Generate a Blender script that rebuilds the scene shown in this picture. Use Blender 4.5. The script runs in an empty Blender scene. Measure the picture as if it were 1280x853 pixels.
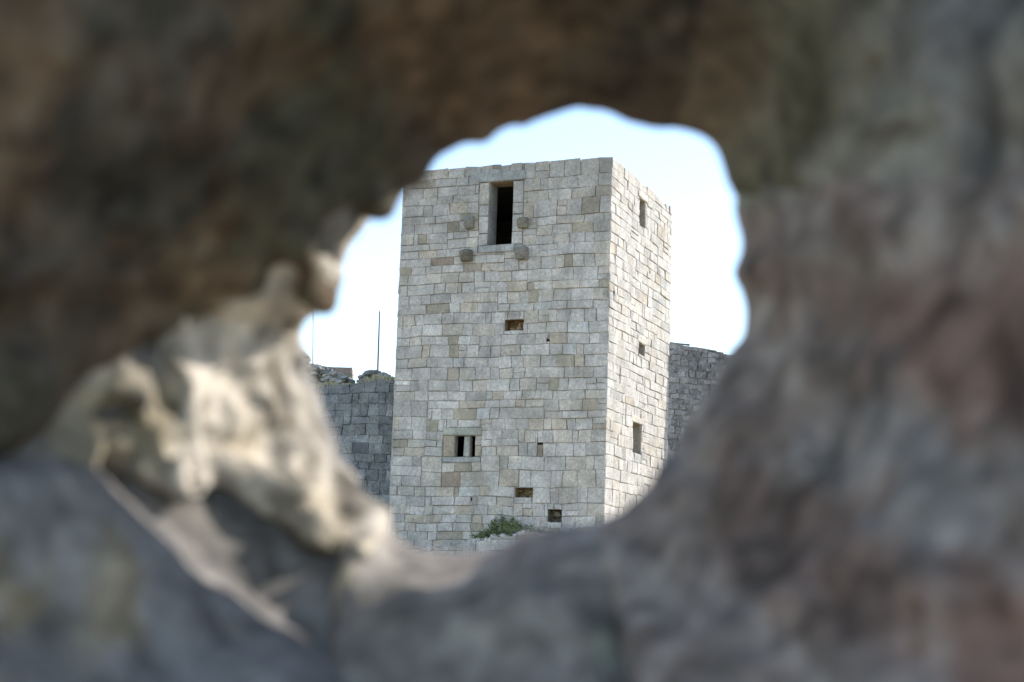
import bpy, bmesh, math, random
import numpy as np
from mathutils import Vector, Matrix

S = bpy.context.scene
COL = S.collection
R_ = math.radians

# ------------------------------------------------------------------ camera, sky, sun, exposure
CAM = np.array([0.0, 0.0, 1.5])
RT = np.array([0.9994936, -0.00494561, 0.03143391])      # camera right
UP = np.array([-0.03182058, -0.15534296, 0.98734797])    # camera up
FW = np.array([0.0, 0.98784822, 0.15542167])             # camera forward
FPX = 1908.8                                             # focal length in pixels of a 1280 wide frame
cd = bpy.data.cameras.new('camera')
cam = bpy.data.objects.new('camera', cd); COL.objects.link(cam)
cam.matrix_world = Matrix(((RT[0], UP[0], -FW[0], CAM[0]), (RT[1], UP[1], -FW[1], CAM[1]),
                           (RT[2], UP[2], -FW[2], CAM[2]), (0, 0, 0, 1)))
cd.sensor_width = 36; cd.lens = FPX / 1280 * 36
cd.clip_start = 0.01; cd.clip_end = 4000
cd.dof.use_dof = True; cd.dof.focus_distance = 44; cd.dof.aperture_fstop = 5.4
S.camera = cam

SUN_AZ, SUN_EL = R_(66), R_(35)
sdir = Vector((math.sin(SUN_AZ) * math.cos(SUN_EL), math.cos(SUN_AZ) * math.cos(SUN_EL), math.sin(SUN_EL)))
W = bpy.data.worlds.new('World'); S.world = W; W.use_nodes = True
nt = W.node_tree; bg = nt.nodes['Background']
sky = nt.nodes.new('ShaderNodeTexSky'); sky.sky_type = 'NISHITA'; sky.sun_disc = False
sky.sun_elevation = SUN_EL; sky.sun_rotation = SUN_AZ
sky.air_density = 1.0; sky.dust_density = 0.35; sky.ozone_density = 1.0
nt.links.new(sky.outputs[0], bg.inputs[0]); bg.inputs[1].default_value = 0.15
sl = bpy.data.lights.new('sun', 'SUN'); sl.energy = 2.5; sl.angle = R_(0.5); sl.color = (1, 0.95, 0.88)
so = bpy.data.objects.new('sun', sl); COL.objects.link(so)
so.rotation_euler = sdir.to_track_quat('Z', 'Y').to_euler(); so.location = (20, 10, 30)
S.view_settings.view_transform = 'Standard'; S.view_settings.look = 'None'
S.view_settings.exposure = 1.3; S.view_settings.gamma = 1.0
S.render.engine = 'CYCLES'
try:
    S.cycles.use_denoising = True
    S.cycles.max_bounces = 8; S.cycles.diffuse_bounces = 5
except Exception:
    pass

# ------------------------------------------------------------------ helpers
def ray(px, py, c):
    """world point seen at a pixel, c metres along the camera axis"""
    return CAM + c * ((px - 640) / FPX * RT + (426.5 - py) / FPX * UP + FW)

def props(o, label=None, cat=None, group=None, kind=None):
    for k, v in (('label', label), ('category', cat), ('group', group), ('kind', kind)):
        if v: o[k] = v
    return o

def empty(name, loc, label, cat, group=None):
    o = bpy.data.objects.new(name, None); COL.objects.link(o); o.location = loc
    o.empty_display_size = 0.3
    return props(o, label, cat, group)

def link(name, me, mat, parent=None):
    o = bpy.data.objects.new(name, me); COL.objects.link(o)
    if mat: me.materials.append(mat)
    if parent:
        o.parent = parent
        o.matrix_parent_inverse = Matrix.Translation(-world_loc(parent))
    return o

def world_loc(o):
    v = Vector(o.location)
    p = o.parent
    if p is not None:
        return Vector((0, 0, 0))      # child meshes keep world coordinates
    return v

class MB:
    """collects vertices, faces and a colour for each vertex"""
    def __init__(s): s.v = []; s.f = []; s.c = []
    def add(s, vs, fs, col):
        n = len(s.v); s.v += [tuple(map(float, q)) for q in vs]
        s.f += [tuple(n + i for i in f) for f in fs]
        s.c += [col] * len(vs)
    def box(s, o, ex, ey, ez, col):
        o, ex, ey, ez = map(np.array, (o, ex, ey, ez))
        vs = [o, o + ex, o + ex + ey, o + ey, o + ez, o + ex + ez, o + ex + ey + ez, o + ey + ez]
        s.add(vs, [(3, 2, 1, 0), (4, 5, 6, 7), (0, 1, 5, 4), (1, 2, 6, 5), (2, 3, 7, 6), (3, 0, 4, 7)], col)
    def mesh(s, name, smooth=False):
        me = bpy.data.meshes.new(name); me.from_pydata(s.v, [], s.f); me.update()
        a = me.color_attributes.new('tint', 'FLOAT_COLOR', 'POINT')
        arr = np.ones((len(s.v), 4), 'f'); arr[:, :3] = np.array(s.c, 'f').reshape(-1, 3)
        a.data.foreach_set('color', arr.ravel())
        if smooth: me.polygons.foreach_set('use_smooth', [True] * len(me.polygons))
        return me

def stone_mat(name, scale=1.0, amount=0.35, bump=0.3, lichen=0.0, lichen_col=(0.5, 0.5, 0.46), stain=0.0, speck=0.0, runs=0.0):
    m = bpy.data.materials.new(name); m.use_nodes = True
    t = m.node_tree; N = t.nodes; Lk = t.links
    b = N['Principled BSDF']; b.inputs['Roughness'].default_value = 0.92
    b.inputs['Specular IOR Level'].default_value = 0.2
    at = N.new('ShaderNodeAttribute'); at.attribute_name = 'tint'
    tc = N.new('ShaderNodeTexCoord')
    def noise(s, det=5, rough=0.6):
        n = N.new('ShaderNodeTexNoise'); n.inputs['Scale'].default_value = s * scale
        n.inputs['Detail'].default_value = det; n.inputs['Roughness'].default_value = rough
        Lk.new(tc.outputs['Object'], n.inputs['Vector']); return n
    def mapr(src, a, bb, c, d):
        r = N.new('ShaderNodeMapRange'); r.inputs[1].default_value = a; r.inputs[2].default_value = bb
        r.inputs[3].default_value = c; r.inputs[4].default_value = d; Lk.new(src, r.inputs[0]); return r
    n1 = noise(1.7, 6, .65); n2 = noise(14, 6, .7)
    r1 = mapr(n1.outputs['Fac'], .3, .7, 1 - amount, 1 + amount)
    r2 = mapr(n2.outputs['Fac'], .3, .7, 1 - amount, 1 + amount)
    mu = N.new('ShaderNodeMath'); mu.operation = 'MULTIPLY'
    Lk.new(r1.outputs[0], mu.inputs[0]); Lk.new(r2.outputs[0], mu.inputs[1])
    vm = N.new('ShaderNodeVectorMath'); vm.operation = 'SCALE'
    Lk.new(at.outputs['Color'], vm.inputs[0]); Lk.new(mu.outputs[0], vm.inputs['Scale'])
    out = vm.outputs[0]
    if stain > 0:
        for sc_, lo, hi, cc in ((.55, .53, .68, (.40, .33, .235)), (2.3, .60, .70, (.36, .27, .17)), (1.1, .58, .72, (.30, .295, .285))):
            n6 = noise(sc_, 7, .72); r6 = mapr(n6.outputs['Fac'], lo, hi, 0, stain)
            mx = N.new('ShaderNodeMix'); mx.data_type = 'RGBA'
            Lk.new(r6.outputs[0], mx.inputs['Factor']); Lk.new(out, mx.inputs['A'])
            mx.inputs['B'].default_value = (*cc, 1); out = mx.outputs['Result']
    if runs > 0:      # rain runs down the face
        mp = N.new('ShaderNodeMapping'); mp.inputs['Scale'].default_value = (2.6, 2.6, .22); Lk.new(tc.outputs['Object'], mp.inputs['Vector'])
        n7 = N.new('ShaderNodeTexNoise'); n7.inputs['Scale'].default_value = 1.3; n7.inputs['Detail'].default_value = 7; n7.inputs['Roughness'].default_value = .65
        Lk.new(mp.outputs[0], n7.inputs['Vector']); r7 = mapr(n7.outputs['Fac'], .52, .70, 0, runs)
        mx = N.new('ShaderNodeMix'); mx.data_type = 'RGBA'; Lk.new(r7.outputs[0], mx.inputs['Factor']); Lk.new(out, mx.inputs['A'])
        mx.inputs['B'].default_value = (.24, .22, .19, 1); out = mx.outputs['Result']
    if lichen > 0:
        n3 = noise(5.5, 8, .75)
        r3 = mapr(n3.outputs['Fac'], .52, .62, 0, lichen)
        mx = N.new('ShaderNodeMix'); mx.data_type = 'RGBA'
        Lk.new(r3.outputs[0], mx.inputs['Factor']); Lk.new(out, mx.inputs['A'])
        mx.inputs['B'].default_value = (*lichen_col, 1); out = mx.outputs['Result']
    if speck > 0:
        n4 = noise(42, 3, .6)
        r4 = mapr(n4.outputs['Fac'], .60, .68, 0, speck)
        mx = N.new('ShaderNodeMix'); mx.data_type = 'RGBA'
        Lk.new(r4.outputs[0], mx.inputs['Factor']); Lk.new(out, mx.inputs['A'])
        mx.inputs['B'].default_value = (.07, .06, .05, 1); out = mx.outputs['Result']
    Lk.new(out, b.inputs['Base Color'])
    bp = N.new('ShaderNodeBump'); bp.inputs['Strength'].default_value = bump
    bp.inputs['Distance'].default_value = 0.05 / scale
    n5 = noise(9, 8, .7); Lk.new(n5.outputs['Fac'], bp.inputs['Height'])
    Lk.new(bp.outputs[0], b.inputs['Normal'])
    return m

def plain_mat(name, col, rough=0.8, var=0.25, scale=6, metal=0.0):
    m = bpy.data.materials.new(name); m.use_nodes = True
    t = m.node_tree; N = t.nodes; b = N['Principled BSDF']
    b.inputs['Roughness'].default_value = rough; b.inputs['Metallic'].default_value = metal
    tc = N.new('ShaderNodeTexCoord'); n = N.new('ShaderNodeTexNoise')
    n.inputs['Scale'].default_value = scale; n.inputs['Detail'].default_value = 6
    t.links.new(tc.outputs['Object'], n.inputs['Vector'])
    r = N.new('ShaderNodeValToRGB'); t.links.new(n.outputs['Fac'], r.inputs[0])
    r.color_ramp.elements[0].position = .3; r.color_ramp.elements[1].position = .7
    r.color_ramp.elements[0].color = (*[c * (1 - var) for c in col], 1)
    r.color_ramp.elements[1].color = (*[c * (1 + var) for c in col], 1)
    t.links.new(r.outputs[0], b.inputs['Base Color'])
    return m

# ------------------------------------------------------------------ numpy noise
_rng = np.random.RandomState(11)
_LAT = _rng.rand(32, 32, 32).astype('f') * 2 - 1
def vnoise(x, y, z):
    xi = np.floor(x).astype(np.int32); yi = np.floor(y).astype(np.int32); zi = np.floor(z).astype(np.int32)
    fx = (x - xi).astype('f'); fy = (y - yi).astype('f'); fz = (z - zi).astype('f')
    fx = fx * fx * (3 - 2 * fx); fy = fy * fy * (3 - 2 * fy); fz = fz * fz * (3 - 2 * fz)
    x0, y0, z0 = xi & 31, yi & 31, zi & 31; x1, y1, z1 = (xi + 1) & 31, (yi + 1) & 31, (zi + 1) & 31
    def l(a, b, t): return a + (b - a) * t
    return l(l(l(_LAT[x0, y0, z0], _LAT[x1, y0, z0], fx), l(_LAT[x0, y1, z0], _LAT[x1, y1, z0], fx), fy),
             l(l(_LAT[x0, y0, z1], _LAT[x1, y0, z1], fx), l(_LAT[x0, y1, z1], _LAT[x1, y1, z1], fx), fy), fz)
def fbm(x, y, z, f, octs=3, gain=.5, off=0.0):
    s = 0; a = 1.0
    for k in range(octs):
        s = s + a * vnoise(x * f + off + 3.1 * k, y * f + 7.7 * k + off, z * f + 1.3 * k - off); f = f * 2.03; a *= gain
    return s

# ------------------------------------------------------------------ ground
def ground_z(x, y):
    t = np.clip((y - 6) / 30.0, 0, 1); t = t * t * (3 - 2 * t)
    return 2.0 * t
def build_ground():
    xs = np.concatenate([[-2000, -700, -250, -110], np.linspace(-60, 60, 81), [110, 250, 700, 2000]])
    ys = np.concatenate([[-2000, -600, -200, -80], np.linspace(-40, 90, 88), [140, 300, 800, 2500]])
    X, Y = np.meshgrid(xs, ys, indexing='ij')
    near = (np.abs(X) < 70) & (np.abs(Y) < 100)
    Z = ground_z(X, Y) + np.where(near, 0.06 * fbm(X, Y, X * 0, .4, 3), 0)
    n = len(ys)
    v = [(float(a), float(b), float(c)) for a, b, c in zip(X.ravel(), Y.ravel(), Z.ravel())]
    f = [(i * n + j, (i + 1) * n + j, (i + 1) * n + j + 1, i * n + j + 1) for i in range(len(xs) - 1) for j in range(n - 1)]
    me = bpy.data.meshes.new('ground'); me.from_pydata(v, [], f); me.update()
    me.polygons.foreach_set('use_smooth', [True] * len(f))
    o = link('ground', me, plain_mat('dry_ground', (.30, .26, .18), .95, .35, .6)); o['kind'] = 'structure'
build_ground()

# ------------------------------------------------------------------ masonry
Z3 = np.array([0, 0, 1.0])
def cut(rects, op):
    out = []
    for (a, b, c, d) in rects:
        e, f, g, h = op
        if b <= e or a >= f or d <= g or c >= h: out.append((a, b, c, d)); continue
        if a < e - .05: out.append((a, e, c, d))
        if b > f + .05: out.append((f, b, c, d))
        a2, b2 = max(a, e), min(b, f)
        if c < g - .05: out.append((a2, b2, c, g))
        if d > h + .05: out.append((a2, b2, h, d))
    return out

def lay_courses(w, v0, v1, rnd, ch=.36, bl=(.28, .85), seg=(1.3, 3.4), top=None):
    rects = []; v = v0
    while v < v1 - .02:
        bh = rnd.uniform(1.6, 2.8) * ch
        if v + bh > v1 - ch * 1.5: bh = v1 - v
        u = 0.0
        while u < w - .01:
            su = rnd.uniform(*seg)
            if u + su > w - seg[0] * .6: su = w - u
            n = max(1, int(round(bh / ch + rnd.uniform(-.45, .45))))
            cuts = [0.0]; ws = [rnd.uniform(.75, 1.3) for _ in range(n)]; t = sum(ws)
            for q in ws: cuts.append(cuts[-1] + q / t * bh)
            for k in range(n):
                x = u; h = cuts[k + 1] - cuts[k]
                while x < u + su - .01:
                    l = rnd.uniform(*bl) * (1.0 if h > .3 else 1.15)
                    if x + l > u + su - bl[0] * .6: l = u + su - x
                    r = (x, x + l, v + cuts[k], v + cuts[k + 1])
                    if rnd.random() < .07 and h > .3:
                        m = v + cuts[k] + h * rnd.uniform(.4, .6)
                        rects += [(x, x + l, r[2], m), (x, x + l, m, r[3])]
                    elif rnd.random() < .05 and l > .5:
                        m = x + l * rnd.uniform(.2, .35)
                        rects += [(x, m, r[2], r[3]), (m, x + l, r[2], r[3])]
                    else: rects.append(r)
                    x += l
            u += su
        v += bh
    return rects

def masonry(mb, O, e, n, rects, rnd, palette, gap=(.003, .014), bev=(.008, .022), relief=.018, wob=.025, jit=.008, top=None, depth=.06, tilt=.01, lock=None, vtop=1e9):
    ph = [rnd.uniform(0, 6.28) for _ in range(6)]
    def P(u, v, d): return O + e * u + Z3 * v + n * d
    def warp(u, v, drop=0):
        w = 1.0
        if lock: w = max(0.0, min(1.0, min(u - lock[0], lock[1] - u) / .4))
        v2 = v + wob * (math.sin(u * 1.9 + v * .7 + ph[0]) * .6 + math.sin(u * 4.3 - v * 2.1 + ph[1]) * .35 + .3 * math.sin(u * 9 + v * 5 + ph[4]))
        u2 = u + w * wob * .7 * (math.sin(v * 2.7 + ph[2] + u) + .5 * math.sin(v * 7 + u * 3 + ph[3]))
        if top is not None: v2 = top(u2) - drop if v > vtop - .03 else min(v2, top(u2))
        return u2, v2
    for (a, b, c, d) in rects:
        drop = rnd.uniform(0, .045) if rnd.random() < .6 else 0
        g = [gap[0] + (gap[1] - gap[0]) * rnd.random() ** 3.0 for _ in range(4)]
        if b - a < .06 or d - c < .06: g = [x * .4 for x in g]
        cs = [(a + g[0], c + g[2]), (b - g[1], c + g[2]), (b - g[1], d - g[3]), (a + g[0], d - g[3])]
        cs = [warp(x + rnd.uniform(-jit, jit), y + rnd.uniform(-jit, jit), drop) for x, y in cs]
        if cs[3][1] - cs[0][1] < .03 and cs[2][1] - cs[1][1] < .03: continue
        mx = sum(q[0] for q in cs) / 4; my = sum(q[1] for q in cs) / 4
        bv = rnd.uniform(*bev); dd = rnd.uniform(-.35, 1) * relief
        tx = rnd.uniform(-tilt, tilt); ty = rnd.uniform(-tilt, tilt)
        wx = max((b - a) / 2, .03); wy = max((d - c) / 2, .03)
        # an octagonal face: corners knocked off a little
        def ring(ins, cor, dep):
            out = []
            for i, (x, y) in enumerate(cs):
                sx = 1 if x > mx else -1; sy = 1 if y > my else -1
                ix, iy = min(ins, wx * .5), min(ins, wy * .5); k = min(cor, wx * .4, wy * .4)
                p1 = (x - sx * ix, y - sy * (iy + k)); p2 = (x - sx * (ix + k), y - sy * iy)
                seq = (p2, p1) if i in (1, 3) else (p1, p2)
                for (px, py) in seq:
                    out.append(P(px, py, dep + (tx * (px - mx) / wx + ty * (py - my) / wy if dep > -.04 else 0)))
            return out
        co = rnd.uniform(.3, 1.6) * bv
        r0 = ring(0, co * .5, -depth); r1 = ring(0, co * .5, dd - bv * .7); r2 = ring(bv * .45, co, dd - bv * .15); r3 = ring(bv * 1.3, co * 1.2, dd)
        vs = r0 + r1 + r2 + r3; fs = []
        for k in range(3):
            for i in range(8):
                j = (i + 1) % 8
                fs.append((8 * k + i, 8 * k + j, 8 * k + 8 + j, 8 * k + 8 + i))
        fs.append(tuple(range(24, 32)))
        mb.add(vs, fs, palette(rnd, mx, my))

def sheet(mb, O, e, n, w, v0, v1, ops, dep, col, top=None):
    """flat bed behind the blocks with the openings left out"""
    us = sorted({0.0, w, *[x for o in ops for x in o[:2]]}); vs = sorted({v0, v1, *[x for o in ops for x in o[2:4]]})
    us = [u for u in us if 0 <= u <= w]; vs = [v for v in vs if v0 <= v <= v1]
    if top is not None:
        us = sorted(set(us) | set(np.linspace(0, w, 40)))
    def P(u, v): return O + e * u + Z3 * (min(v, top(u) - .03) if top is not None else v) + n * dep
    for i in range(len(us) - 1):
        for j in range(len(vs) - 1):
            um, vm = (us[i] + us[i + 1]) / 2, (vs[j] + vs[j + 1]) / 2
            if any(o[0] < um < o[1] and o[2] < vm < o[3] for o in ops): continue
            mb.add([P(us[i], vs[j]), P(us[i + 1], vs[j]), P(us[i + 1], vs[j + 1]), P(us[i], vs[j + 1])], [(0, 1, 2, 3)], col)

def tunnel(mb, O, e, n, op, d0, d1, col, back=False, splay=0.0, soffit=None):
    a, b, c, d = op
    def P(u, v, q): return O + e * u + Z3 * v + n * q
    f = [P(a, c, d0), P(b, c, d0), P(b, d, d0), P(a, d, d0)]
    k = [P(a + splay, c, -d1), P(b - splay, c, -d1), P(b - splay, d, -d1), P(a + splay, d, -d1)]
    for i in range(4):
        j = (i + 1) % 4
        mb.add([f[i], f[j], k[j], k[i]], [(0, 1, 2, 3)], soffit if (soffit and i == 2) else col)
    if back: mb.add(k, [(0, 1, 2, 3)], col)

def irregular_block(mb, O, e, n, rect, d0, d1, rnd, col, bev=.02):
    """a dressed stone standing proud of the face: from depth -d0 to +d1, bevelled and knocked about"""
    a, b, c, d = rect
    def P(u, v, q): return O + e * u + Z3 * v + n * q
    j = lambda s=.01: rnd.uniform(-s, s)
    base = [(a + j(), c + j()), (b + j(), c + j()), (b + j(), d + j()), (a + j(), d + j())]
    mx, my = (a + b) / 2, (c + d) / 2
    r0 = [P(x, y, -d0) for x, y in base]; r1 = [P(x, y, d1 - bev) for x, y in base]
    r2 = [P(x + (mx - x) / max((b - a) / 2, .01) * 0 + (bev if x < mx else -bev), y + (bev if y < my else -bev), d1 + j(.012)) for x, y in base]
    vs = r0 + r1 + r2; fs = [(3, 2, 1, 0)]
    for k in range(2):
        for i in range(4):
            q = (i + 1) % 4; fs.append((4 * k + i, 4 * k + q, 4 * k + 4 + q, 4 * k + 4 + i))
    fs.append((8, 9, 10, 11)); mb.add(vs, fs, col)

def rock(mb, c, size, rnd, col):
    bm = bmesh.new(); bmesh.ops.create_icosphere(bm, subdivisions=1, radius=1.0)
    off = rnd.uniform(0, 50)
    a = rnd.uniform(0, 6.28); ca, sa = math.cos(a), math.sin(a)
    vs = []
    for v in bm.verts:
        k = 1 + rnd.uniform(-.16, .16)
        m = max(abs(v.co.x), abs(v.co.y), abs(v.co.z)); q = v.co / (m ** .6) * k * .8
        x, y, z = q.x * size[0], q.y * size[1], q.z * size[2]
        vs.append((c[0] + x * ca - y * sa, c[1] + x * sa + y * ca, c[2] + z))
    mb.add(vs, [tuple(v.index for v in f.verts) for f in bm.faces], col); bm.free()

# ------------------------------------------------------------------ tower
ZC = 1.5
C = np.array([2.67922556, 42.0, ZC]); L = np.array([-3.40313366, 44.42119733, ZC]); Rr = np.array([5.02015551, 47.88071722, ZC])
W1, W2, TOP = 6.5465, 6.3295, 12.036
eL = (L - C) / W1; eR = (Rr - C) / W2; nL = -eR; nR = -eL
BASE = -1.6

def pal_left(rnd, u, v):
    t = rnd.random(); k = rnd.gauss(1, .075)
    if t < .56: c = (.585, .512, .435)
    elif t < .76: c = (.585, .495, .395)
    elif t < .86: c = (.52, .45, .38)
    elif t < .93: c = (.55, .445, .335)
    elif t < .965: c = (.42, .35, .25)
    elif t < .99: c = (.64, .585, .52)
    else: c = (.37, .27, .195)
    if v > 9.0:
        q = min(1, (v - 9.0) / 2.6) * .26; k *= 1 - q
    return tuple(x * k for x in c)
def pal_right(rnd, u, v):
    t = rnd.random(); k = rnd.gauss(1, .05)
    if t < .75: c = (.485, .445, .395)
    elif t < .93: c = (.49, .435, .37)
    elif t < .98: c = (.41, .39, .355)
    else: c = (.46, .39, .31)
    return tuple(x * k for x in c)
MORT = (.37, .335, .285)

tower = empty('stone_tower', tuple(C + np.array([0, 2.5, BASE])), 'tall square tower of pale squared stone with a dark doorway near its top', 'tower')
m_tower = stone_mat('granite_ashlar', 1.0, .30, .9, lichen=.22, lichen_col=(.40, .345, .27), speck=.5, stain=.62, runs=.30)

rnd = random.Random(5)
def cavities(w, v0, v1, num, keep, seed):
    rr = random.Random(seed); out = []
    while len(out) < num:
        u, v = rr.uniform(.4, w - .5), rr.uniform(v0, v1); a, b = rr.uniform(.06, .16), rr.uniform(.06, .11)
        if any(o[0] - .3 < u < o[1] + .2 and o[2] - .25 < v < o[3] + .2 for o in keep): continue
        out.append((u, u + a, v, v + b))
    return out
DOOR = (3.00, 3.74, 9.62, 11.50); DFR = (2.66, 4.06, 9.40, 11.74)
SLOT = (2.54, 3.13, 7.08, 7.40)
TWIN = (3.92, 4.55, 3.47, 4.07); TFR = (3.72, 4.92, 3.30, 4.32)
H1 = (2.12, 2.65, 2.33, 2.60); H2 = (1.25, 1.67, 1.66, 2.01)
left_ops = [DOOR, SLOT, TWIN, H1, H2]; left_cut = [DFR, SLOT, TFR, H1, H2]
right_ops = [(2.74, 3.34, 10.66, 11.48), (2.92, 3.56, 6.79, 7.12), (2.50, 3.36, 3.82, 4.70)]

CAVL = cavities(W1, 1.6, 11.0, 3, left_cut, 3); CAVR = cavities(W2, 2.0, 11.2, 3, right_ops, 6)
left_ops += CAVL; left_cut += CAVL; right_all = right_ops + CAVR
mb = MB()
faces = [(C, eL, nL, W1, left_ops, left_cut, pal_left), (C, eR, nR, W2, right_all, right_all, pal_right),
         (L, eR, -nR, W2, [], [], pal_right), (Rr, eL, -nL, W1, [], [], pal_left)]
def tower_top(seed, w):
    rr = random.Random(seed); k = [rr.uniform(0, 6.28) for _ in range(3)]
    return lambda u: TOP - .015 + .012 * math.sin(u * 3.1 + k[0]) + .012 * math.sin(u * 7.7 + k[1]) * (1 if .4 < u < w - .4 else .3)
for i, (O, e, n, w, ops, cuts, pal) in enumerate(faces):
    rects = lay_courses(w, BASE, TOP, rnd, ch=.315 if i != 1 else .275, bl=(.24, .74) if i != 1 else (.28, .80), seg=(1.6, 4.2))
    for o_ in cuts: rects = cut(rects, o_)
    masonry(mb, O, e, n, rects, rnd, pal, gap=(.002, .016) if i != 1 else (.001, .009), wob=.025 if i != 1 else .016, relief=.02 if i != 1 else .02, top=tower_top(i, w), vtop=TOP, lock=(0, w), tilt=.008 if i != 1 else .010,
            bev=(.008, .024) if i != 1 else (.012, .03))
    sheet(mb, O, e, n, w, BASE, TOP - .11, ops, -.03, MORT)
mb.add([C + Z3 * (TOP - .12), L + Z3 * (TOP - .12), L + eR * W2 + Z3 * (TOP - .12), Rr + Z3 * (TOP - .12)], [(0, 1, 2, 3)], (.3, .28, .25))
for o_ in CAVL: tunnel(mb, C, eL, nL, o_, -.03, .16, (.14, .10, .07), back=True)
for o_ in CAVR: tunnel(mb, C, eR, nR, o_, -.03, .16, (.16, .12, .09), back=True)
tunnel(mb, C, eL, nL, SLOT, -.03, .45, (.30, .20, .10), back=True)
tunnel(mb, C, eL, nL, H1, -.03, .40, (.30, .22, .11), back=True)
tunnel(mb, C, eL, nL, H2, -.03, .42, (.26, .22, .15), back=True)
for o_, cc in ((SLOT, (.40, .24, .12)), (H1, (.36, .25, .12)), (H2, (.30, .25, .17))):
    for i in range(9):
        u, v = rnd.uniform(o_[0], o_[1]), rnd.uniform(o_[2], o_[3]); rock(mb, C + eL * u + Z3 * v - nL * rnd.uniform(.3, .42), [rnd.uniform(.06, .14) for _ in range(3)], rnd, (lambda k_: tuple(x * k_ for x in cc))(rnd.uniform(.6, 1.2)))
link('wall', mb.mesh('tower_wall'), m_tower, tower)

# doorway: reveal, lintel, jambs and sill
rnd = random.Random(21)
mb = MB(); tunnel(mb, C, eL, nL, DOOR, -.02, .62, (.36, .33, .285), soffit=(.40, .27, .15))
door = link('doorway', mb.mesh('door_reveal'), m_tower, tower)
mb = MB(); irregular_block(mb, C, eL, nL, (2.62, 4.34, 11.515, 11.80), .05, .035, rnd, (.36, .34, .30)); link('lintel', mb.mesh('lintel'), m_tower, door)
mb = MB(); irregular_block(mb, C, eL, nL, (2.90, 4.02, 9.40, 9.61), .05, .05, rnd, (.44, .41, .36)); link('sill', mb.mesh('sill'), m_tower, door)
for x0, x1 in ((2.67, 2.99), (3.75, 4.05)):
    mb = MB(); v = 9.62
    for h in (.36, .52, .34, .66):
        rc = [(x0, x1, v, v + h - .01)]
        masonry(mb, C, eL, nL, rc, rnd, pal_left, relief=.015, wob=0.0); v += h
    sheet(mb, C + eL * x0, eL, nL, x1 - x0, 9.6, 11.52, [], -.03, MORT)
    link('jamb', mb.mesh('jamb'), m_tower, door)
# four corbels below and beside the doorway
for (u0, u1, v0, v1, pr) in ((4.17, 4.46, 10.12, 10.50, .16), (2.48, 2.80, 10.06, 10.36, .15), (4.18, 4.52, 9.16, 9.50, .25), (2.45, 2.80, 9.12, 9.48, .24)):
    mb = MB(); bm = bmesh.new(); bmesh.ops.create_icosphere(bm, subdivisions=3, radius=1.0)
    sd = rnd.uniform(0, 40); cc = rnd.choice([(.25, .22, .18), (.22, .185, .135)]); vs = []
    for v in bm.verts:
        q = v.co / (max(abs(v.co.x), abs(v.co.y), abs(v.co.z)) ** .92)
        nz = float(fbm(np.array([q.x]), np.array([q.y]), np.array([q.z]), 1.6, 3, .6, sd)[0])
        q = q * (1 + .10 * nz)
        d_ = q.y * pr; low = max(0, -q.z) * max(0, q.y) * .35
        vs.append(C + eL * ((u0 + u1) / 2 + q.x * (u1 - u0) / 2) + Z3 * ((v0 + v1) / 2 + q.z * (v1 - v0) / 2) + nL * (d_ * (1 - low) + .03))
    mb.add(vs, [tuple(v.index for v in f.verts) for f in bm.faces], cc); bm.free()
    link('corbel', mb.mesh('corbel'), m_tower, tower)
# twin window
mb = MB(); tunnel(mb, C, eL, nL, TWIN, -.02, .22, (.33, .30, .25))
tw = link('twin_window', mb.mesh('twin_window_reveal'), m_tower, tower)
mb = MB(); irregular_block(mb, C, eL, nL, (4.11, 4.29, 3.47, 4.07), .26, -.04, rnd, (.48, .44, .36), .03); link('mullion', mb.mesh('mullion'), m_tower, tw)
mb = MB(); irregular_block(mb, C, eL, nL, (3.74, 4.93, 4.085, 4.31), .05, .025, rnd, (.47, .44, .34)); link('lintel', mb.mesh('lintel'), m_tower, tw)
mb = MB(); irregular_block(mb, C, eL, nL, (3.74, 4.90, 3.31, 3.46), .05, .02, rnd, (.42, .40, .35)); link('sill', mb.mesh('sill'), m_tower, tw)
mb = MB(); irregular_block(mb, C, eL, nL, (4.56, 4.90, 3.47, 4.07), .05, .015, rnd, (.46, .36, .25)); link('jamb', mb.mesh('jamb'), m_tower, tw)
mb = MB(); irregular_block(mb, C, eL, nL, (3.73, 3.91, 3.47, 3.78), .05, .02, rnd, (.45, .36, .26)); irregular_block(mb, C, eL, nL, (3.73, 3.91, 3.795, 4.07), .05, .01, rnd, (.46, .38, .30)); link('jamb', mb.mesh('jamb'), m_tower, tw)
# slit windows of the sunlit side
for o_, hh in zip(right_ops, (.7, .7, .7)):
    mb = MB(); tunnel(mb, C, eR, nR, o_, -.02, hh, (.40, .36, .29), back=True, soffit=(.42, .33, .2))
    sw = link('slit_window', mb.mesh('slit_window'), m_tower, tower)
    mb = MB(); a, b, c, d = o_
    irregular_block(mb, C, eR, nR, (a - .18, b + .2, d + .006, d + .2), .05, .03, rnd, (.52, .47, .38)); link('lintel', mb.mesh('lintel'), m_tower, sw)
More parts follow.
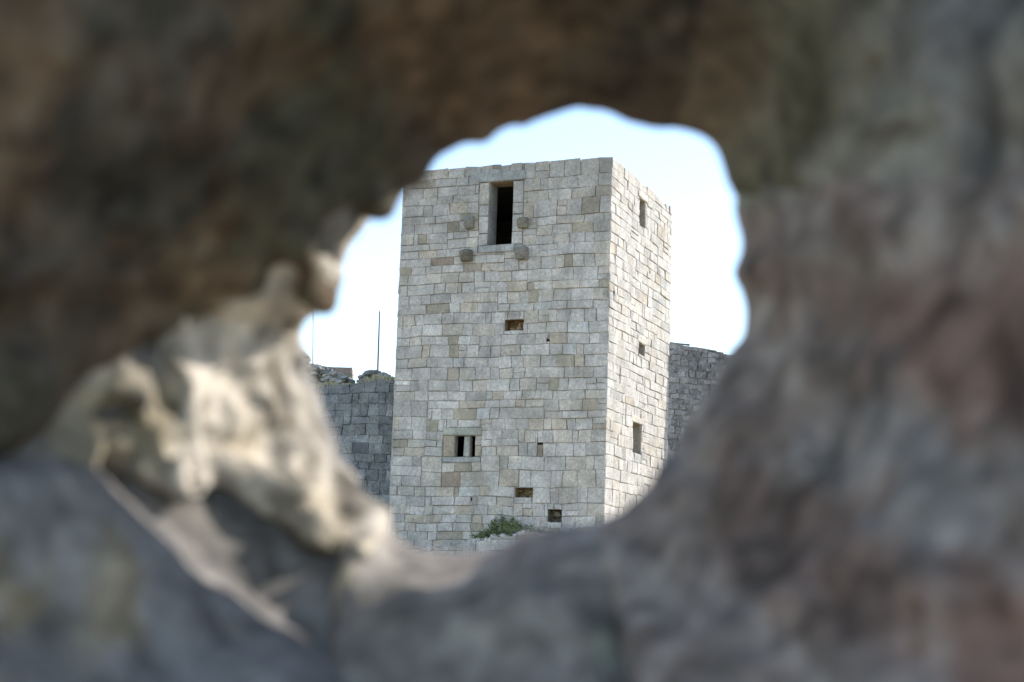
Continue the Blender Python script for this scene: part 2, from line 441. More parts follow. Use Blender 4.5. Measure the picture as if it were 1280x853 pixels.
# stepped foot of the tower
mb = MB(); rnd = random.Random(8); D = .55
foot_top = lambda u: 1.33 - .13 * max(0, u - 1.6) - .06 * max(0, u - 3.0) + .03 * math.sin(u * 9)
rects = lay_courses(W1 + D, BASE, 1.4, rnd, ch=.3)
masonry(mb, C + nL * D - eL * D, eL, nL, rects, rnd, pal_left, top=lambda u: foot_top(u - D), gap=(.002, .016))
sheet(mb, C + nL * D - eL * D, eL, nL, W1 + D, BASE, 1.4, [], -.03, MORT, top=lambda u: foot_top(u - D))
N_ = 48
for i in range(N_):
    u0, u1 = -D + (W1 + D) * i / N_, -D + (W1 + D) * (i + 1) / N_
    mb.add([C + eL * u0 + nL * (D - .02) + Z3 * (foot_top(u0) - .03), C + eL * u1 + nL * (D - .02) + Z3 * (foot_top(u1) - .03),
            C + eL * u1 - nL * .1 + Z3 * (foot_top(u1) + .05), C + eL * u0 - nL * .1 + Z3 * (foot_top(u0) + .05)], [(0, 1, 2, 3)], (.3, .27, .21))
link('plinth', mb.mesh('plinth'), m_tower, tower)

# ------------------------------------------------------------------ curtain walls on both sides
def pal_dark(rnd, u, v):
    k = rnd.uniform(.7, 1.25); t = rnd.random()
    c = (.245, .232, .215) if t < .7 else ((.275, .255, .225) if t < .9 else (.205, .195, .19))
    return tuple(x * k for x in c)
def curtain(name, O, e, length, top, thick, label, seed, ch, bl, mat, pal, jit):
    n = np.cross(e, Z3) if np.cross(e, Z3)[1] < 0 else -np.cross(e, Z3)
    root = empty(name, tuple(O + Z3 * BASE + e * length / 2), label, 'wall')
    rnd = random.Random(seed); mb = MB()
    for (oo, nn) in ((O, n), (O - n * thick, -n)):
        rects = lay_courses(length, BASE, 7.8, rnd, ch=ch, bl=bl, seg=(.8, 2.2))
        masonry(mb, oo, e, nn, rects, rnd, pal, top=top, jit=jit, relief=.03, wob=.03, tilt=.010, bev=(.01, .03), gap=(.001, .010))
        sheet(mb, oo, e, nn, length, BASE, 7.8, [], -.03, (.23, .215, .20), top=top)
    N_ = 60
    for i in range(N_):
        a, b = length * i / N_, length * (i + 1) / N_
        mb.add([O + e * a + Z3 * (top(a) - .04), O + e * b + Z3 * (top(b) - .04), O - n * thick + e * b + Z3 * (top(b) - .02), O - n * thick + e * a + Z3 * (top(a) - .02)], [(0, 1, 2, 3)], (.24, .22, .17))
    for q in (O, O + e * length):
        mb.add([q + Z3 * BASE, q - n * thick + Z3 * BASE, q - n * thick + Z3 * (top(0 if q is O else length) - .05), q + Z3 * (top(0 if q is O else length) - .05)], [(0, 1, 2, 3)], (.15, .15, .14))
    link('masonry', mb.mesh(name), mat, root)
    return root, n
m_dark = stone_mat('lichen_dark_stone', 1.4, .5, 1.0, lichen=.5, lichen_col=(.30, .295, .285), speck=.5)
m_rub = stone_mat('grey_rubble', 1.6, .5, 1.0, lichen=.75, lichen_col=(.35, .34, .33), speck=.6)
OL = C + eR * 1.6 + eL * (W1 - .6)
ltop = lambda u: 5.985 - .08 * max(0, u - 1.4) + .03 * math.sin(u * 4) + .02 * math.sin(u * 11)
lw, nlw = curtain('castle_wall', OL, eL, 13.0, ltop, 1.6, 'dark weathered castle wall with dry grass along its top, left of the tower', 31, .31, (.2, .6), m_dark, pal_dark, .016)
aR = R_(20); eW = np.array([math.cos(aR), math.sin(aR), 0.0])
OR = Rr - eR * .12 - eW * .3
rtop = lambda u: 7.69 - .099 * min(u, 6) + .02 * math.sin(u * 5) + .02 * math.sin(u * 13)
def pal_rub(rnd, u, v):
    k = rnd.uniform(.7, 1.3); return tuple(x * k for x in (.245, .23, .215))
rw, nrw = curtain('castle_wall', OR, eW, 13.0, rtop, 1.4, 'grey mottled rubble castle wall sloping down from the sunlit side of the tower', 32, .20, (.14, .40), m_rub, pal_rub, .03)

# ------------------------------------------------------------------ loose stone helper and the ruins on the wall
def pal_lit(rnd):
    k = rnd.uniform(.75, 1.2); return tuple(x * k for x in (rnd.choice([(.44, .41, .36), (.40, .36, .30), (.34, .33, .31)])))
m_ruin = stone_mat('sunlit_rubble', 1.0, .25, .6, lichen=.2, lichen_col=(.42, .38, .28), speck=.4)

rnd = random.Random(77)
mb = MB()
prof = [(340, 425), (365, 432), (380, 441), (392, 449), (402, 457), (414, 463), (428, 468), (440, 474)]
for i in range(330):
    x = rnd.uniform(340, 440); yt = np.interp(x, [p[0] for p in prof], [p[1] for p in prof])
    y = rnd.uniform(yt + 2.5, 492); d = rnd.uniform(48.3, 49.5)
    s = rnd.uniform(.07, .17)
    rock(mb, ray(x, y, d), (s * rnd.uniform(1, 1.6), s * 1.3, s * rnd.uniform(.6, 1)), rnd, pal_lit(rnd))
for i in range(24):
    x = rnd.uniform(340, 432); yt = np.interp(x, [p[0] for p in prof], [p[1] for p in prof])
    rock(mb, ray(x, (yt + 14 + 500) / 2, 49.6), (.35, .4, (500 - yt - 14) / 2 * 49.6 / FPX), rnd, pal_lit(rnd))
o = link('rubble_heap', mb.mesh('rubble_heap'), m_ruin)
props(o, 'sunlit heap of broken stones sloping down behind the dark wall', 'rubble')

b0 = ray(398, 482, 50.3); b1 = ray(438.5, 482, 50.3); b2 = ray(438.5, 458, 50.3)
mb = MB(); ww = float(np.linalg.norm(b1[:2] - b0[:2])); em = np.array([b1[0] - b0[0], b1[1] - b0[1], 0]) / ww; nm = np.array([em[1], -em[0], 0])
hh = float(b2[2] - b1[2]) + .9
OM = b0 - Z3 * .9
rects = lay_courses(ww, 0, hh, rnd, ch=.2, bl=(.2, .5))
palm = lambda r, u, v: tuple(x * r.uniform(.7, 1.1) for x in (.33, .30, .26))
masonry(mb, OM, em, nm, rects, rnd, palm, wob=.02, relief=.03)
mb.box(OM - nm * .7, em * ww, nm * .67, Z3 * (hh - .03), (.36, .33, .28))
rects = lay_courses(.7, 0, hh, rnd, ch=.2, bl=(.2, .5))
masonry(mb, OM + em * ww, -nm, em, rects, rnd, palm, wob=.02, relief=.03)
o = link('parapet_stub', mb.mesh('parapet_stub'), m_ruin); props(o, 'low square-topped stump of parapet beside the broken stone heap', 'parapet')

mb = MB()
prof2 = [(449, 474), (453, 466), (460, 463), (470, 463), (480, 466), (491, 470), (500, 474)]
for i in range(150):
    x = rnd.uniform(450, 499); yt = np.interp(x, [p[0] for p in prof2], [p[1] for p in prof2]); y = rnd.uniform(yt + 2, 482); d = rnd.uniform(48.2, 49.2)
    s = rnd.uniform(.07, .15)
    rock(mb, ray(x, y, d), (s * 1.4, s * 1.3, s * .8), rnd, pal_lit(rnd))
o = link('rubble_mound', mb.mesh('rubble_mound'), m_ruin); props(o, 'small rounded mound of rubble on the wall against the tower edge', 'rubble')

# two thin poles
m_pole = plain_mat('grey_metal', (.22, .21, .21), .6, .2, 8)
def pole(x0, y0, x1, y1, d, r, label):
    a, b = ray(x0, y0, d), ray(x1, y1, d)
    mb = MB(); n = 10; rings = [(0, r * 1.9), (.05, r * 1.9), (.06, r * 1.15), (.5, r), (.97, r * .75), (1.0, r * .3)]
    vs = [a + (b - a) * t + q * np.array([math.cos(6.2832 * i / n), math.sin(6.2832 * i / n), 0]) for t, q in rings for i in range(n)]
    fs = [(k * n + i, k * n + (i + 1) % n, (k + 1) * n + (i + 1) % n, (k + 1) * n + i) for k in range(len(rings) - 1) for i in range(n)]
    fs.append(tuple(range((len(rings) - 1) * n, len(rings) * n)))
    mb.add(vs, fs, (.2, .2, .2)); o = link('pole', mb.mesh('pole', True), m_pole); props(o, label, 'pole', 'thin poles behind the wall')
pole(391, 458, 391.5, 388, 49.9, .016, 'very thin pole rising from behind the broken stone heap')
pole(471.8, 476, 474.6, 388, 49.6, .030, 'thin dark pole standing between the heap and the tower, above the rubble mound')

# ------------------------------------------------------------------ plants
def leaf_mat(name, cols):
    m = bpy.data.materials.new(name); m.use_nodes = True; t = m.node_tree; b = t.nodes['Principled BSDF']
    at = t.nodes.new('ShaderNodeAttribute'); at.attribute_name = 'tint'
    t.links.new(at.outputs['Color'], b.inputs['Base Color']); b.inputs['Roughness'].default_value = .7
    b.inputs['Specular IOR Level'].default_value = .25
    return m
m_leaf = leaf_mat('leaves', None)
def blade(mb, p, d, l, w, col, bend=.3):
    d = np.array(d, float); d /= np.linalg.norm(d); s = np.cross(d, [0.3, .9, .2]); s /= np.linalg.norm(s) + 1e-6
    q = p + d * l * .55; tip = p + d * l + np.array([d[0], d[1], -bend]) * l * .3
    mb.add([p - s * w, p + s * w, q + s * w * .7, q - s * w * .7, tip], [(0, 1, 2, 3), (3, 2, 4)], col)
def leafy(mb, c, rad, n, rnd, cols, size):
    for i in range(n):
        v = np.array([rnd.gauss(0, 1) for _ in range(3)]); v = v / np.linalg.norm(v) * rnd.random() ** .45
        p = c + v * rad
        d = v + np.array([rnd.uniform(-.6, .6), rnd.uniform(-.6, .6), rnd.uniform(-.1, .9)])
        blade(mb, p, d, size * rnd.uniform(.6, 1.4), size * .22, tuple(x * rnd.uniform(.7, 1.3) for x in rnd.choice(cols)))
rnd = random.Random(4)
def onface(u, v, d): return C + eL * u + Z3 * v + nL * d
foot = onface(2.95, 1.12, .3)
shr = empty('shrub', tuple(foot), 'dark green bushy shrub growing at the foot of the tower', 'shrub')
mb = MB(); greens = [(.10, .125, .055), (.14, .155, .07), (.07, .095, .045), (.18, .18, .09)]
for i in range(52):
    u = 2.8 + rnd.gauss(-.1, .62); h = max(.14, .60 - .42 * abs(u - 2.9)) * rnd.uniform(.6, 1.1)
    base = onface(u, foot_top(u) - .02, rnd.uniform(.15, .42)); lean = np.array([rnd.uniform(-.25, .25), rnd.uniform(-.15, .15), 0])
    for k in range(int(40 * h / .4)):
        t = rnd.random() ** .7; p = base + (Z3 + lean) * h * t + np.array([rnd.gauss(0, 1), rnd.gauss(0, 1), rnd.gauss(0, .6)]) * .06 * (1.2 - t * .7)
        g = rnd.choice(greens); q = rnd.uniform(.6, 1.35) * (1 + .5 * t)
        blade(mb, p, (rnd.uniform(-1, 1), rnd.uniform(-1, 1), rnd.uniform(-.1, 1.1)), rnd.uniform(.06, .15), .016, tuple(x * q for x in g))
link('foliage', mb.mesh('foliage'), m_leaf, shr)
mb = MB()
for i in range(14):
    p = foot + np.array([rnd.uniform(-.1, .3), 0, -.05]); d = np.array([rnd.uniform(-.8, .8), rnd.uniform(-.3, .3), 1.0])
    blade(mb, p, d, rnd.uniform(.4, .7), .012, (.09, .07, .045), .0)
link('stem', mb.mesh('stem'), m_leaf, shr)
for (u, v, ru, rv, n, lab) in ((3.72, 1.02, .20, .10, 260, 'low yellow-green grass tuft on the ledge beside the dark shrub'), (4.62, .72, .07, .13, 60, 'small dry yellowish plant at the foot of the tower wall below the twin window')):
    mb = MB(); cc = [(.13, .14, .05), (.17, .16, .07), (.10, .12, .045)] if n > 100 else [(.30, .22, .09), (.2, .18, .08)]
    for i in range(n):
        p = onface(u + rnd.gauss(0, ru * .5), v - rv, .3 + rnd.gauss(0, .1))
        blade(mb, p, (rnd.uniform(-.6, .6), rnd.uniform(-.6, .6), 1), rnd.uniform(.10, .24), .010, tuple(x * rnd.uniform(.7, 1.3) for x in rnd.choice(cc)))
    o = link('grass_tuft', mb.mesh('grass_tuft'), m_leaf); props(o, lab, 'plant')
# dry grass on the wall top
mb = MB(); straw = [(.55, .48, .33), (.48, .41, .26), (.60, .54, .40), (.32, .27, .16), (.38, .33, .19)]
for i in range(4200):
    u = rnd.uniform(.1, 5.0); q = OL + eL * u - nlw * abs(rnd.gauss(.25, .45)) + Z3 * (ltop(u) - .05)
    hgt = .08 + .16 * max(0, math.sin(u * 3.3 + 1) * .5 + .5) * rnd.random()
    blade(mb, q, (rnd.uniform(-.7, .7), rnd.uniform(-.9, .5), 1), hgt * rnd.uniform(.7, 1.8), .011, rnd.choice(straw))
o = link('dry_grass', mb.mesh('dry_grass'), m_leaf); o['kind'] = 'stuff'
mb = MB()
for i in range(1500):
    u = rnd.uniform(.6, 6.4); q = onface(u, foot_top(u) - .04, rnd.uniform(.0, .52))
    if math.sin(u * 5.1) + math.sin(u * 13.7 + 2) * .7 + rnd.gauss(0, .5) < .2: continue
    blade(mb, q, (rnd.uniform(-.7, .7), rnd.uniform(-.7, .7), 1), rnd.uniform(.05, .16), .009, tuple(x * rnd.uniform(.7, 1.3) for x in rnd.choice([(.16, .15, .07), (.24, .20, .11), (.12, .13, .06), (.32, .27, .16)])))
o = link('ledge_grass', mb.mesh('ledge_grass'), m_leaf); o['kind'] = 'stuff'
# loose stones at the foot
mb = MB()
for i in range(200):
    u = 1.8 + 3.6 * (i + rnd.random()) / 200; rock(mb, onface(u, foot_top(u) + rnd.uniform(-.02, .06), .25 + rnd.uniform(-.15, .2)), [rnd.uniform(.07, .14) for _ in range(3)], rnd, pal_left(rnd, 0, 0))
o = link('loose_stones', mb.mesh('loose_stones'), m_tower); props(o, 'small fallen stones lying on the ledge at the tower foot', 'rubble')

# ------------------------------------------------------------------ the ruined wall with the hole one looks through
VX = .006
GA = np.arange(-.58, .62, VX); GB = np.arange(-.52, .52, VX); GC = np.arange(.40, 1.24, VX)
rim_px = [(722,127),(750,138),(790,148),(830,157),(860,162),(885,178),(905,200),(912,230),(913,255),(922,285),(925,310),(920,345),(928,375),(932,395),(925,425),(912,442),(895,470),(875,510),(850,550),(820,600),(790,630),(765,648),(740,655),(700,658),(660,668),(620,685),(580,693),(550,692),(520,685),(500,672),(480,645),(450,610),(425,570),(405,520),(392,480),(380,445),(376,420),(378,402),(395,390),(412,370),(425,350),(445,330),(455,300),(470,275),(490,255),(510,235),(535,215),(548,195),(575,180),(605,175),(625,160),(655,155),(690,140)]
A0, B0 = .008, .0035
TH = np.linspace(-math.pi, math.pi, 721)
def tab(deg_vals):
    d = sorted((math.radians((a + 180) % 360 - 180), v) for a, v in deg_vals); x = [q[0] for q in d]; y = [q[1] for q in d]
    return np.interp(TH, [x[-1] - 2 * math.pi] + x + [x[0] + 2 * math.pi], [y[-1]] + y + [y[0]])
CR = tab([(0, .98), (60, 1.0), (110, 1.0), (150, .98), (180, 1.04), (200, 1.06), (225, 1.04), (245, .98), (270, .95), (300, .95), (330, .97)])
def rim_table():
    t, r = [], []
    for (x, y) in rim_px:
        # rim depth depends on the angle: look it up from the pixel's own direction
        th = math.atan2(420 - y, x - 655); c = np.interp(th, TH, CR)
        a, b = (x - 640) / FPX * c - A0, (426.5 - y) / FPX * c - B0
        t.append(math.atan2(b, a)); r.append(math.hypot(a, b))
    i = np.argsort(t); t = np.array(t)[i]; r = np.array(r)[i]
    return np.interp(TH, np.concatenate([[t[-1] - 2 * math.pi], t, [t[0] + 2 * math.pi]]), np.concatenate([[r[-1]], r, [r[0]]]))
RM = rim_table() + .0035 * (np.abs(np.sin(TH * 8.5 + .6)) - .62) + .002 * (np.abs(np.sin(TH * 15 + 2)) - .62)

def smax(a, b, k):
    h = np.clip(.5 + .5 * (a - b) / k, 0, 1); return b + (a - b) * h + k * h * (1 - h)
def poly_sdf(poly, A, B):
    """signed distance to a polygon, negative inside"""
    d = np.full(A.shape, 1e9, 'f'); inside = np.zeros(A.shape, bool); n = len(poly)
    for i in range(n):
        (x0, y0), (x1, y1) = poly[i], poly[(i + 1) % n]
        ex, ey = x1 - x0, y1 - y0; t = np.clip(((A - x0) * ex + (B - y0) * ey) / (ex * ex + ey * ey), 0, 1)
        d = np.minimum(d, (A - x0 - ex * t) ** 2 + (B - y0 - ey * t) ** 2)
        cr = ((y0 > B) != (y1 > B)) & (A < (x1 - x0) * (B - y0) / (y1 - y0 + 1e-12) + x0); inside ^= cr
    d = np.sqrt(d); return np.where(inside, -d, d).astype('f')

def surface_nets(F, org):
    nx, ny, nz = F.shape; s = F < 0
    cnt = np.zeros((nx - 1, ny - 1, nz - 1), np.int8)
    for i in (0, 1):
        for j in (0, 1):
            for k in (0, 1): cnt += s[i:nx - 1 + i, j:ny - 1 + j, k:nz - 1 + k]
    act = (cnt > 0) & (cnt < 8); idx = -np.ones(act.shape, np.int64); ii = np.argwhere(act); idx[act] = np.arange(len(ii))
    pos = np.zeros((len(ii), 3)); num = np.zeros(len(ii))
    cor = [(i, j, k) for i in (0, 1) for j in (0, 1) for k in (0, 1)]
    for a in range(8):
        for b in range(a + 1, 8):
            da = np.array(cor[b]) - np.array(cor[a])
            if np.abs(da).sum() != 1: continue
            fa = F[tuple((ii + cor[a]).T)]; fb = F[tuple((ii + cor[b]).T)]; m = (fa < 0) != (fb < 0)
            t = np.where(m, fa / (fa - fb + 1e-20), 0)
            pos[m] += (ii[m] + cor[a]) + t[m, None] * da; num[m] += 1
    pos = pos / num[:, None] * VX + np.array(org)
    quads = []
    for ax in range(3):
        o1, o2 = [(1, 2), (2, 0), (0, 1)][ax]
        sl0 = [slice(None)] * 3; sl1 = [slice(None)] * 3; sl0[ax] = slice(0, -1); sl1[ax] = slice(1, None)
        ch = s[tuple(sl0)] != s[tuple(sl1)]; e = np.argwhere(ch)
        lim = [nx - 1, ny - 1, nz - 1]
        e = e[(e[:, o1] > 0) & (e[:, o2] > 0) & (e[:, o1] < lim[o1]) & (e[:, o2] < lim[o2])]
        d1 = np.zeros(3, int); d1[o1] = 1; d2 = np.zeros(3, int); d2[o2] = 1
        q = np.stack([idx[tuple((e - d1 - d2).T)], idx[tuple((e - d2).T)], idx[tuple(e.T)], idx[tuple((e - d1).T)]], 1)
        fl = ~s[tuple(e.T)]; q[fl] = q[fl][:, ::-1]; quads.append(q)
    return pos, np.concatenate(quads)

def pxpoly(pts, c):
    return [((x - 640) / FPX * c, (426.5 - y) / FPX * c) for x, y in pts]

# flare of the hole towards the camera, by angle
KN = tab([(0, .34), (35, .45), (60, .75), (90, .9), (120, .9), (150, .75), (175, .6), (200, .55), (225, .5), (250, .5), (270, .5), (300, .42), (330, .36)])

Ag, Bg, Cg = np.meshgrid(GA.astype('f'), GB.astype('f'), GC.astype('f'), indexing='ij')
NBIG = fbm(Ag, Bg, Cg, 7.0, 2, .5, 3.3); NMID = fbm(Ag, Bg, Cg, 22.0, 3, .6, 9.1)
TG = np.arctan2(Bg - B0, Ag - A0); RHO = np.sqrt((Ag - A0) ** 2 + (Bg - B0) ** 2)
RG = np.interp(TG, TH, RM).astype('f'); CG_ = np.interp(TG, TH, CR).astype('f'); KG = np.interp(TG, TH, KN).astype('f')

def build_stone(name, poly, cn, front, back, mat, colour, parent, big=.02, mid=.006, off=0.0, bumps=(), pits=(), k=.018, flare=1.0, far=.35, fine=0.0, label=None):
    pp = pxpoly(poly, cn); xs = [p[0] for p in pp]; ys = [p[1] for p in pp]; mg = .05
    i0, i1 = np.searchsorted(GA, [min(xs) - mg, max(xs) + mg]); j0, j1 = np.searchsorted(GB, [min(ys) - mg, max(ys) + mg])
    k0, k1 = np.searchsorted(GC, [front - .06, back + .06])
    sl = (slice(i0, i1), slice(j0, j1), slice(k0, k1))
    A, B, Cc = Ag[sl], Bg[sl], Cg[sl]
    p2 = poly_sdf(pp, A[:, :, 0], B[:, :, 0])[:, :, None] - .008 + .005 * NMID[sl] + .009 * NBIG[sl]
    dn = CG_[sl] - Cc
    e0 = .03
    H = RG[sl] - .003 + off + np.where(dn > 0, flare * KG[sl] * (np.sqrt(dn * dn + e0 * e0) - e0), far * (-dn) + (8.0 if far > .3 else 0.0) * dn * dn)
    damp = np.clip(np.abs(dn) / .12, .14, 1)
    hole = (H - RHO[sl]) * .75 + (big * NBIG[sl] + mid * NMID[sl]) * damp + (fine * fbm(A, B, Cc, 60, 2, .6, 4.4) * damp if fine else 0)
    for (x, y, c, r, h) in bumps:        # swellings: pixel, depth, radius, height
        qa, qb = (x - 640) / FPX * c, (426.5 - y) / FPX * c
        hole = hole - h * np.exp(-((A - qa) ** 2 + (B - qb) ** 2 + (Cc - c) ** 2) / (r * r))
    f = smax(hole, p2, k)
    f = smax(f, (front + .03 * NBIG[sl] + .008 * NMID[sl] - Cc), .04); f = smax(f, Cc - back - .015 * NBIG[sl], .03)
    for (x, y, c, r) in pits:
        # start each pit at the stone's own surface
        for cc in np.arange(front, back, .004):
            ia, ib, ic = (int(round(((x - 640) / FPX * cc - GA[i0]) / VX)), int(round(((426.5 - y) / FPX * cc - GB[j0]) / VX)), int(round((cc - GC[k0]) / VX)))
            if 0 <= ia < f.shape[0] and 0 <= ib < f.shape[1] and 0 <= ic < f.shape[2] and f[ia, ib, ic] < 0: c = cc; break
        qa, qb = (x - 640) / FPX * c, (426.5 - y) / FPX * c
        f = smax(f, r - np.sqrt((A - qa) ** 2 + (B - qb) ** 2 + ((Cc - c) * .55) ** 2), .008)
    f[0], f[-1], f[:, 0], f[:, -1], f[:, :, 0], f[:, :, -1] = 1, 1, 1, 1, 1, 1
    pos, q = surface_nets(f, (GA[i0], GB[j0], GC[k0]))
    a, b, c = pos[:, 0], pos[:, 1], pos[:, 2]
    col = colour(a, b, c)
    wpos = CAM + a[:, None] * RT + b[:, None] * UP + c[:, None] * FW
    me = bpy.data.meshes.new(name); me.vertices.add(len(wpos)); me.vertices.foreach_set('co', wpos.ravel())
    me.loops.add(q.size); me.loops.foreach_set('vertex_index', q.ravel().astype('i'))
    me.polygons.add(len(q)); me.polygons.foreach_set('loop_start', np.arange(0, q.size, 4, dtype='i'))
    me.update(calc_edges=True); me.validate()
    at = me.color_attributes.new('tint', 'FLOAT_COLOR', 'POINT')
    arr = np.ones((len(wpos), 4), 'f'); arr[:, :3] = np.clip(col, .005, .9); at.data.foreach_set('color', arr.ravel())
    me.polygons.foreach_set('use_smooth', [True] * len(me.polygons))
    o = link(name, me, mat, parent)
    if label: o['label'] = label
    return o

def mixc(base, layers):
    """base colour plus (colour, frequency, threshold, softness, seed) blotches and ('spot', colour, px, py, c, radius)"""
    def fn(a, b, c):
        col = np.tile(np.array(base), (len(a), 1))
        for l in layers:
            if l[0] == 'spot':
                _, cc, x, y, d, r = l
                qa, qb = (x - 640) / FPX * d, (426.5 - y) / FPX * d
                dist = np.sqrt((a - qa) ** 2 + (b - qb) ** 2 + (.12 * (c - d)) ** 2) + .25 * r * fbm(a, b, c, 40, 2)
                w = np.clip((r - dist) / (.5 * r) + .5, 0, 1)
            else:
                cc, fq, th, so_, sd = l
                w = np.clip((fbm(a, b, c, fq, 3, .55, sd) - th) / so_, 0, 1)
            w = w[:, None]; col = col * (1 - w) + np.array(cc) * w
        col *= np.clip(1 + .26 * fbm(a, b, c, 30, 2, .7, 5.5) + .46 * fbm(a, b, c, 78, 2, .6, 2.5), .4, 1.8)[:, None]
        col *= np.array([1.06, 1.0, .92])
        return col
    return fn

m_rock = stone_mat('weathered_rock', 6.0, .15, .5, lichen=.10, lichen_col=(.3, .3, .27))
hole_wall = empty('ruined_wall', (0, .8, 0), 'blurred rough stone wall close by, with the jagged hole the tower is seen through', 'wall')

# boulder lit by the sun on the left of the hole
_b = random.Random(12)
BP = [(_b.uniform(120, 470), 0, _b.uniform(.004, .008)) for _ in range(34)]
BP = [(x_, _b.uniform(390 + max(0, x_ - 350) * .9, 520 + max(0, x_ - 200) * .5), r_) for x_, _, r_ in BP]
build_stone('boulder', [(-60, 450), (60, 440), (130, 400), (200, 362), (260, 325), (300, 300), (400, 320), (470, 400), (540, 540), (505, 640), (470, 668), (395, 664), (300, 612), (200, 566), (-60, 530)], .95, .85, 1.12, m_rock,
    mixc((.47, .44, .395), [('spot', (.24, .22, .17), 40, 520, .9, .05), ('spot', (.30, .27, .20), 170, 525, .9, .03), ((.35, .32, .27), 14, .15, .5, 2.0), ((.22, .20, .17), 40, .3, .3, 6.0), ((.25, .25, .255), 18, .4, .4, 4.0), ((.30, .26, .18), 6, .45, .4, 3.0)]), hole_wall,  # spots: olive tone with the overhang's shade put into the left end's colour
    big=.007, mid=.011, off=-.002, fine=.013, pits=tuple((x_, y_, .95, r_) for x_, y_, r_ in BP) + ((270, 440, .93, .019), (183, 432, .92, .010), (212, 415, .92, .007), (345, 560, .98, .009), (425, 640, 1.0, .011), (312, 500, .95, .008), (160, 470, .92, .009), (390, 520, .98, .007)),
    label='sunlit pale pitted boulder on the left of the hole')
# dark overhang above
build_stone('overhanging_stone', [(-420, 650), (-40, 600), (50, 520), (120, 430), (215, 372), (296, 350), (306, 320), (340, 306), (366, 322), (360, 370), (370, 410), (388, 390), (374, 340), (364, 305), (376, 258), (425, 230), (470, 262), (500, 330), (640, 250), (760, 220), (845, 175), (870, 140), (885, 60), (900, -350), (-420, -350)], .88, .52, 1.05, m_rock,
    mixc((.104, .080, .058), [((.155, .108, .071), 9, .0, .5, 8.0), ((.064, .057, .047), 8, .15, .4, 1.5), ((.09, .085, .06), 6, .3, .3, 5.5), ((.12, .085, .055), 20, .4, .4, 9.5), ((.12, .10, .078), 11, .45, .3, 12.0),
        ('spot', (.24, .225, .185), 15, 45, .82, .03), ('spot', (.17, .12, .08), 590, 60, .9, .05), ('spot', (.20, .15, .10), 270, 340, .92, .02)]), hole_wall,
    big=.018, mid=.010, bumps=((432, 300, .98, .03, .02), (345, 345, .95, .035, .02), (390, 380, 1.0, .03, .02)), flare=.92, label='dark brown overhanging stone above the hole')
# small pale stone sticking out past the back of the overhang
build_stone('knob_stone', [(398, 280), (425, 258), (470, 262), (490, 300), (470, 336), (430, 348), (400, 335)], 1.05, 1.0, 1.13, m_rock,
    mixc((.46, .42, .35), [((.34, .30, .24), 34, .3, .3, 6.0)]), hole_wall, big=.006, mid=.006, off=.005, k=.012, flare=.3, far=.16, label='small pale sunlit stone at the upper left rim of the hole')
# upper right stones
build_stone('rim_stone', [(835, 150), (880, 60), (900, -350), (1112, -350), (1112, 235), (1000, 222), (905, 206)], .82, .50, 1.04, m_rock,
    mixc((.25, .232, .19), [('spot', (.15, .115, .08), 885, 60, .85, .045), ('spot', (.17, .14, .10), 900, 170, .9, .03), ((.145, .135, .095), 9, .05, .4, 3.5), ((.30, .29, .26), 12, .2, .4, 7.0), ((.13, .105, .09), 16, .35, .4, 2.2)]), hole_wall, big=.013, mid=.008, off=.001)
build_stone('corner_stone', [(1118, -350), (1700, -350), (1700, 236), (1122, 232)], .72, .47, .98, m_rock,
    mixc((.26, .245, .22), [((.29, .29, .265), 7, .1, .4, 4.5), ((.17, .165, .165), 12, .1, .4, 1.2)]), hole_wall, big=.02, mid=.006, off=.006)
# big stone on the right
build_stone('side_stone', [(850, 196), (1000, 212), (1110, 226), (1700, 230), (1700, 1300), (800, 1300), (800, 900), (788, 770), (770, 690), (740, 600)], .84, .48, 1.04, m_rock,
    mixc((.315, .272, .250), [((.25, .205, .185), 14, .1, .5, 6.6), ((.37, .33, .31), 13, .15, .5, 2.8), ((.26, .24, .23), 11, .25, .4, 9.9), ((.25, .195, .175), 16, .4, .4, 14.0),
        ('spot', (.42, .43, .34), 943, 214, .9, .017), ('spot', (.30, .23, .10), 913, 634, .9, .014), ('spot', (.21, .14, .115), 1225, 430, .75, .045), ('spot', (.21, .135, .11), 1230, 800, .7, .045), ('spot', (.21, .155, .135), 1000, 690, .78, .035)]), hole_wall,
    big=.016, mid=.009, fine=.004, label='large grey and reddish stone forming the right of the hole')
# bottom stone
build_stone('sill_stone', [(800, 590), (768, 685), (748, 770), (765, 900), (790, 1300), (400, 1300), (425, 840), (430, 770), (425, 710), (430, 650), (500, 600)], .84, .52, 1.04, m_rock,
    mixc((.285, .262, .252), [((.215, .20, .20), 12, .1, .4, 1.8), ((.29, .275, .255), 15, .25, .4, 7.2), ('spot', (.40, .42, .34), 785, 835, .78, .014), ('spot', (.36, .33, .24), 410, 745, .84, .010)]), hole_wall, big=.018, mid=.008, off=.002)
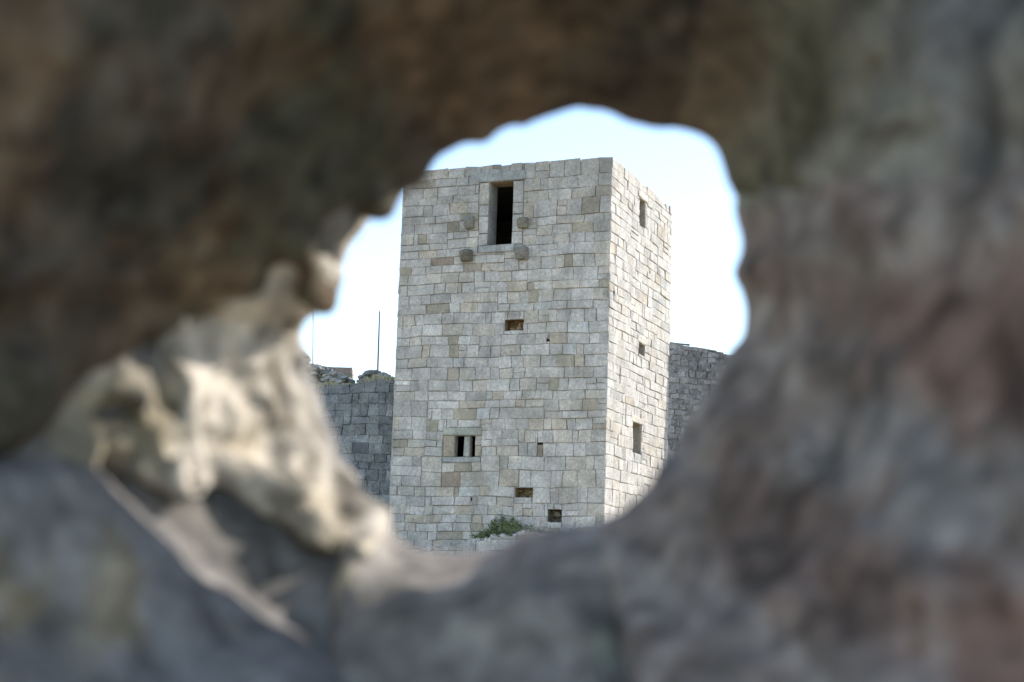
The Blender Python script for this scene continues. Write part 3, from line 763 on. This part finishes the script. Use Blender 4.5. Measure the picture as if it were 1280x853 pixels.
# slab low on the left with a sunlit edge
build_stone('ledge_stone', [(-420, 585), (-60, 612), (50, 596), (115, 612), (172, 660), (240, 724), (300, 772), (370, 820), (440, 870), (400, 1300), (-420, 1300)], .86, .50, .98, m_rock,
    mixc((.215, .21, .21), [((.255, .245, .235), 10, .2, .5, 3.0), ((.16, .16, .165), 9, .2, .4, 6.0), ((.30, .26, .19), 14, .45, .3, 8.8)]), hole_wall, big=.02, mid=.008, off=-.02, flare=.85,
    label='blue grey ledge stone low on the left with a sunlit edge')
# mortar and packing behind the stones
mort = build_stone('packing', [(-420, -350), (1700, -350), (1700, 1300), (-420, 1300)], .80, .62, 1.07, m_rock,
    mixc((.17, .165, .16), [((.21, .20, .18), 16, .1, .4, 3.0), ((.13, .135, .14), 9, .2, .4, 6.0)]), hole_wall, big=.006, mid=.006, off=.010, flare=1.12)

# the rest of that wall, out of the picture
mb = MB(); rnd = random.Random(99)
def pal_near(r, u, v): return tuple(x * r.uniform(.7, 1.2) for x in r.choice([(.22, .21, .20), (.25, .23, .2), (.17, .15, .13)]))
HOLE = (3.08, 3.96, .02 + 1.22, 2.06)
for (oo, ee, nn) in ((np.array([-3.5, .50, 0]), np.array([1., 0, 0]), np.array([0, -1., 0])), (np.array([-3.5, 1.06, 0]), np.array([1., 0, 0]), np.array([0, 1., 0]))):
    rects = cut(lay_courses(7.0, -.1, 2.5, rnd, ch=.3, bl=(.25, .7)), HOLE)
    tp = lambda u: 2.45 + .06 * math.sin(u * 3) + .05 * math.sin(u * 8)
    masonry(mb, oo, ee, nn, rects, rnd, pal_near, relief=.04, bev=(.02, .05), tilt=.03, gap=(.004, .02), wob=.03, top=tp)
    sheet(mb, oo, ee, nn, 7.0, -.1, 2.45, [HOLE], -.04, (.12, .11, .1), top=tp)
for i in range(60):
    rock(mb, np.array([-3.5 + 7 * i / 59, .78 + rnd.uniform(-.12, .12), 2.42]), (.16, .22, .12), rnd, pal_near(rnd, 0, 0))
for x in (-3.5, 3.5):
    mb.add([(x, .52, -.1), (x, 1.04, -.1), (x, 1.04, 2.4), (x, .52, 2.4)], [(0, 1, 2, 3)], (.18, .17, .16))
link('masonry', mb.mesh('near_masonry'), m_rock, hole_wall)
